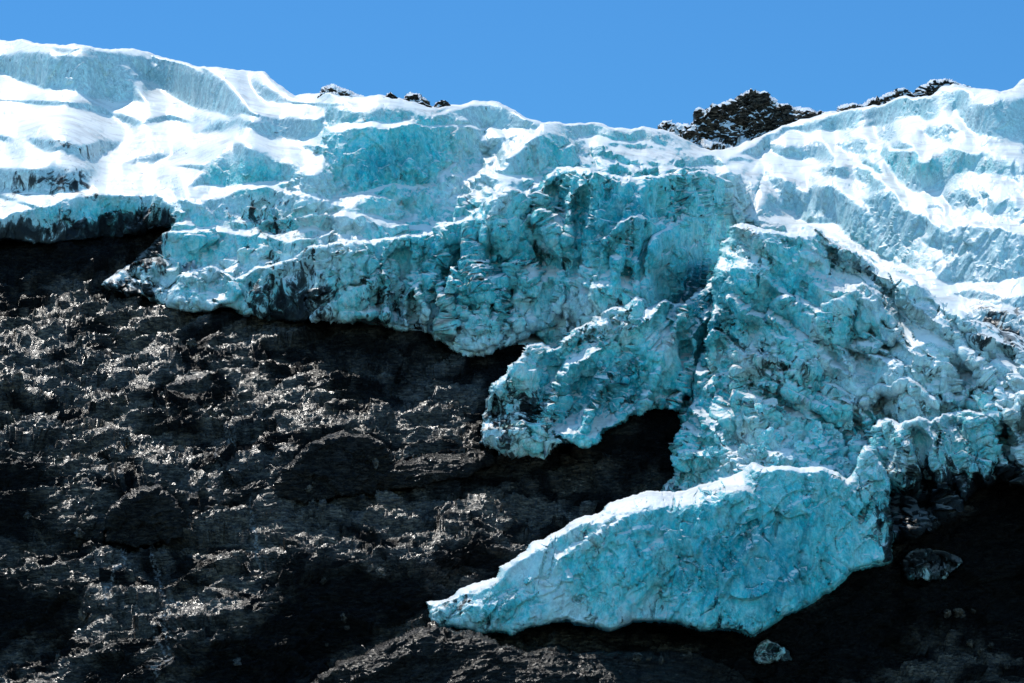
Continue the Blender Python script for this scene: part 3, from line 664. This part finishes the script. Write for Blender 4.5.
def build_sheet(S):
    s = S['s']; h = S['step']/QUAL
    ya, yb, xa, xb = s[0].start+Y0, s[0].stop+Y0-1, s[1].start+X0, s[1].stop+X0-1
    x, y = np.meshgrid(np.arange(xa, xb-1, h, dtype=np.float32), np.arange(ya, yb-1, h, dtype=np.float32))
    def sm(M):
        xx = np.clip(x-xa, 0, M.shape[1]-1.001); yy = np.clip(y-ya, 0, M.shape[0]-1.001)
        i = xx.astype(np.int32); j = yy.astype(np.int32); fx = xx-i; fy = yy-j
        return (M[j, i]*(1-fx)*(1-fy)+M[j, i+1]*fx*(1-fy)+M[j+1, i]*(1-fx)*fy+M[j+1, i+1]*fx*fy).astype(np.float32)
    d = sm(S['d']); L = sm(S['L'])
    gy_, gx_ = np.gradient(d, h)
    gl_ = np.sqrt(gx_**2+gy_**2)+1e-3
    out = (d < 0)
    mv = np.where(out, -d/gl_, 0); mv = np.clip(mv, 0, 1.6)
    x2 = x+mv*gx_/gl_; y2 = y+mv*gy_/gl_
    P = place(x2, y2, L); n = grid_normals(place(x, y, L))
    nz = n[..., 2]
    keep = d > -h*1.3
    if S['style'] == 'ice':
        steep = np.clip((.76-nz)/.35, 0, 1)
        rb = samp(rub, x, y) if S['name'] == 'snowfield' else 1.0
        if S['name'] == 'snowfield': amp = .05+.25*np.asarray(rb)+steep*(.08+.6*np.asarray(rb)+.45*np.clip(samp(BLUE, x, y)*2, 0, 1))
        else: amp = min(S['rough'], 1.3)*(.22+.68*steep)
        D = fbm(P, (17, 17, 22), 5, 100, gain=.5, ridge=True)*1.5*amp
        cl = np.clip(.95+perlin(P[..., 0]/26, P[..., 1]/26, P[..., 2]/26, 150)*2.0, .3, 1.5)
        ca, sa = math.cos(R(S['grain'])), math.sin(R(S['grain']))
        Q = np.stack([P[..., 0]*ca-P[..., 2]*sa, P[..., 1], P[..., 0]*sa+P[..., 2]*ca], -1)
        D += facets(Q, (19, 16, 30), 13, .3)*3.6*amp
        D += facets(Q, (8, 8, 14), 11, .25)*2.5*amp*cl
        D += facets(Q, (3.6, 3.6, 6), 12, .2)*1.05*amp*cl**1.5
        D += fbm(P, (3.0, 3.0, 2.8), 2, 140, gain=.6)*.3*amp*cl
    elif S['style'] == 'peak':
        D = fbm(P, (16, 16, 14), 4, 300, gain=.55, ridge=True)*3.0+facets(P, (7, 7, 9), 31)*3+facets(P, (3, 3, 3.5), 32)*1.1
    else:
        D = rock_disp(P)*.45
    fade = np.clip(d/(8.0 if S['style'] == 'ice' and S['name'] != 'snowfield' else 3.0), .25, 1)
    P = P+n*(D*fade)[..., None]
    attrs = {'blue': np.clip(samp(BLUE, x, y), 0, 1.2), 'dirt': samp(DIRT, x, y)} if S['style'] == 'ice' else ({'shadowed': np.full(x.shape, .8, np.float32)} if S['style'] == 'rock' else {})  # rock outcrops take the painted shade evenly all over
    if S['style'] == 'ice' and S['name'] == 'snowfield':
        attrs['blue'] = attrs['blue']
    mat = {'ice': ICE, 'peak': PEAKM, 'rock': ROCKM}[S['style']]
    masks = []
    if S['style'] == 'ice' and S['label']:
        crest = (nz > .70); di = (attrs['dirt'] > .8) & ~crest
        masks = [('snow_crest', crest), ('dirt_band', di)]
    masks = [(a, b) for a, b in masks if (b & keep).sum() > 220 and (b & keep).sum() < .7*keep.sum()]
    rest = np.ones(keep.shape, bool)
    for a, b in masks: rest &= ~b
    o = make_mesh(S['name'], P, keep, mat, attrs, rest)
    for a, b in masks:
        c = make_mesh(a, P, keep, mat, attrs, b); c.parent = o
    if S['kind']: o['kind'] = S['kind']
    if S['label']: o['label'] = S['label']; o['category'] = S['cat']
    if S['group']: o['group'] = S['group']
    return o
bm_ = bpy.data.meshes.new('ground')
bm_.from_pydata([(-6000,-4000,0),(6000,-4000,0),(6000,1400,0),(-6000,1400,0)], [], [(0,1,2,3)])
gm, gnt = nodes('valley_gravel'); go_ = N(gnt, 'ShaderNodeOutputMaterial'); gp = N(gnt, 'ShaderNodeBsdfPrincipled')
lk(gnt, ramp(gnt, noise_n(gnt, N(gnt, 'ShaderNodeTexCoord').outputs['Object'], .05, 6, .7).outputs['Fac'], [(.3, (.03,.03,.03)), (.7, (.08,.075,.065))]).outputs[0], gp.inputs['Base Color'])
gp.inputs['Roughness'].default_value = .9; lk(gnt, gp.outputs[0], go_.inputs['Surface'])
bm_.materials.append(gm); go = bpy.data.objects.new('ground', bm_); bpy.context.scene.collection.objects.link(go); go['kind'] = 'structure'
rock = build_rock(); rock['kind'] = 'structure'
for S in PEAKS+SHEETS: build_sheet(S)

# ------------------------------------------------------------------ loose ice blocks and boulders
def lump(name, mat, seed, blue=.3):
    bm = __import__('bmesh').new(); __import__('bmesh').ops.create_icosphere(bm, subdivisions=4, radius=1)
    V = np.array([v.co[:] for v in bm.verts], np.float32)
    f = facets(V*1.0+seed*13.7, (.8, .8, .8), seed, .15)*.75+facets(V+seed*5.1, (.35, .35, .35), seed+1, .2)*.2
    V2 = V*(1+f)[:, None]
    for v, c in zip(bm.verts, V2): v.co = c
    me = bpy.data.meshes.new(name); bm.to_mesh(me); bm.free()
    for k, val in (('blue', blue), ('dirt', .15)):
        at = me.attributes.new(k, 'FLOAT', 'POINT'); at.data.foreach_set('value', np.full(len(V), val, np.float32))
    me.materials.append(mat); return me
ICEL = [lump('ice_block', ICE, 50+i, .25+.1*i) for i in range(4)]
ROCL = [lump('boulder', ROCKM, 60+i) for i in range(4)]
def scatter(name, meshes, cat, label, group, pts, r0, r1):
    for (px, py) in pts:
        px += random.uniform(-3, 3); py += random.uniform(-2, 2)
        L = float(samp(COMP, np.array([px], np.float32), np.array([py], np.float32))[0])
        p = place(np.array([px]), np.array([py]), np.array([L-.001]))[0]
        o = bpy.data.objects.new(name, random.choice(meshes)); bpy.context.scene.collection.objects.link(o)
        r = random.uniform(r0, r1)*random.choice((.7, 1, 1, 1.25))
        o.location = tuple(p); o.rotation_euler = [random.uniform(0, 6.28) for _ in range(3)]
        o.scale = (r*random.uniform(.9, 1.4), r*random.uniform(.8, 1.2), r*random.uniform(.6, 1))
        o['label'] = label; o['category'] = cat; o['group'] = group
def band(a, b, n, w):
    return [(a[0]+(b[0]-a[0])*t+random.uniform(-2, 2), a[1]+(b[1]-a[1])*t+random.uniform(-w, w)) for t in [random.random() for _ in range(n)]]
scatter('ice_block', ICEL, 'ice block', 'small crumbled ice block in the bright rubble band above the front tongue', 'ice blocks in the rubble band',
        band((682,462),(750,450),22,7)+band((750,450),(850,428),20,8)+band((690,478),(722,470),8,4)+band((840,470),(858,440),7,5), .9, 1.9)
scatter('ice_block', ICEL, 'ice block', 'small ice chunk among the knobs at the low left tip of the front tongue', 'ice chunks at the tip of the front tongue',
        band((440,612),(500,604),14,8)+band((505,600),(530,580),7,6), .5, 1.2)
scatter('ice_block', ICEL, 'ice block', 'loose ice chunk on the mid glacier tongue where it meets the rock', 'ice chunks on the mid glacier tongue',
        band((528,398),(580,388),9,4)+band((500,392),(520,420),5,6), .5, 1.2)
scatter('boulder', ROCL, 'boulder', 'small dark boulder lying loose on the water-slick rock slope', 'boulders scattered on the rock slope',
        [(random.uniform(10, 480), random.uniform(330, 670)) for _ in range(46)]+band((930,600),(1010,660),10,20)+band((560,660),(720,665),8,12), .5, 1.5)

# ------------------------------------------------------------------ sky, sun, camera
SUN_EL, SUN_AZ = R(60), R(-26)      # azimuth from +Y towards +X
sc = bpy.context.scene
w = bpy.data.worlds.new("World"); sc.world = w; w.use_nodes = True
nt = w.node_tree; bg = nt.nodes['Background']
sky = nt.nodes.new('ShaderNodeTexSky'); sky.sky_type = 'NISHITA'; sky.sun_disc = False
sky.sun_elevation = SUN_EL; sky.sun_rotation = SUN_AZ; sky.altitude = 900; sky.air_density = 1.3; sky.dust_density = .2; sky.ozone_density = 2.5
tc = N(nt, 'ShaderNodeTexCoord'); sp_ = N(nt, 'ShaderNodeSeparateXYZ'); lk(nt, tc.outputs['Generated'], sp_.inputs[0])
side = N(nt, 'ShaderNodeMapRange'); lk(nt, sp_.outputs['Y'], side.inputs['Value'])
for k_, v_ in (('From Min', -.6), ('From Max', .9), ('To Min', 0), ('To Max', 1)): side.inputs[k_].default_value = v_
# deep blue towards the sun side, boosted behind the camera as added fill for the ice
cs = N(nt, 'ShaderNodeVectorMath', operation='MULTIPLY'); lk(nt, sky.outputs[0], cs.inputs[0]); lk(nt, mix(nt, side.outputs[0], (1.35, 1.98, 2.1), (.19, .475, .73)), cs.inputs[1])
lk(nt, cs.outputs[0], bg.inputs['Color']); bg.inputs['Strength'].default_value = .15
sd = bpy.data.lights.new('sun', 'SUN'); sd.energy = 5; sd.angle = R(.5); sd.color = (1, .95, .87)
so = bpy.data.objects.new('sun', sd); sc.collection.objects.link(so)
from mathutils import Vector
dirv = Vector((math.sin(SUN_AZ)*math.cos(SUN_EL), math.cos(SUN_AZ)*math.cos(SUN_EL), math.sin(SUN_EL)))
so.rotation_euler = dirv.to_track_quat('Z', 'Y').to_euler(); so.location = (0, 800, 900)

cd = bpy.data.cameras.new('camera'); cd.sensor_width = 36; cd.angle = R(HFOV); cd.clip_end = 20000; cd.clip_start = 1
cam = bpy.data.objects.new('camera', cd); sc.collection.objects.link(cam)
cam.location = tuple(CAM); cam.rotation_euler = (R(90)+PITCH, 0, 0); sc.camera = cam
sc.view_settings.view_transform = 'Standard'; sc.view_settings.look = 'None'; sc.view_settings.exposure = 0
sc.cycles.max_bounces = 3; sc.cycles.diffuse_bounces = 2; sc.cycles.glossy_bounces = 2
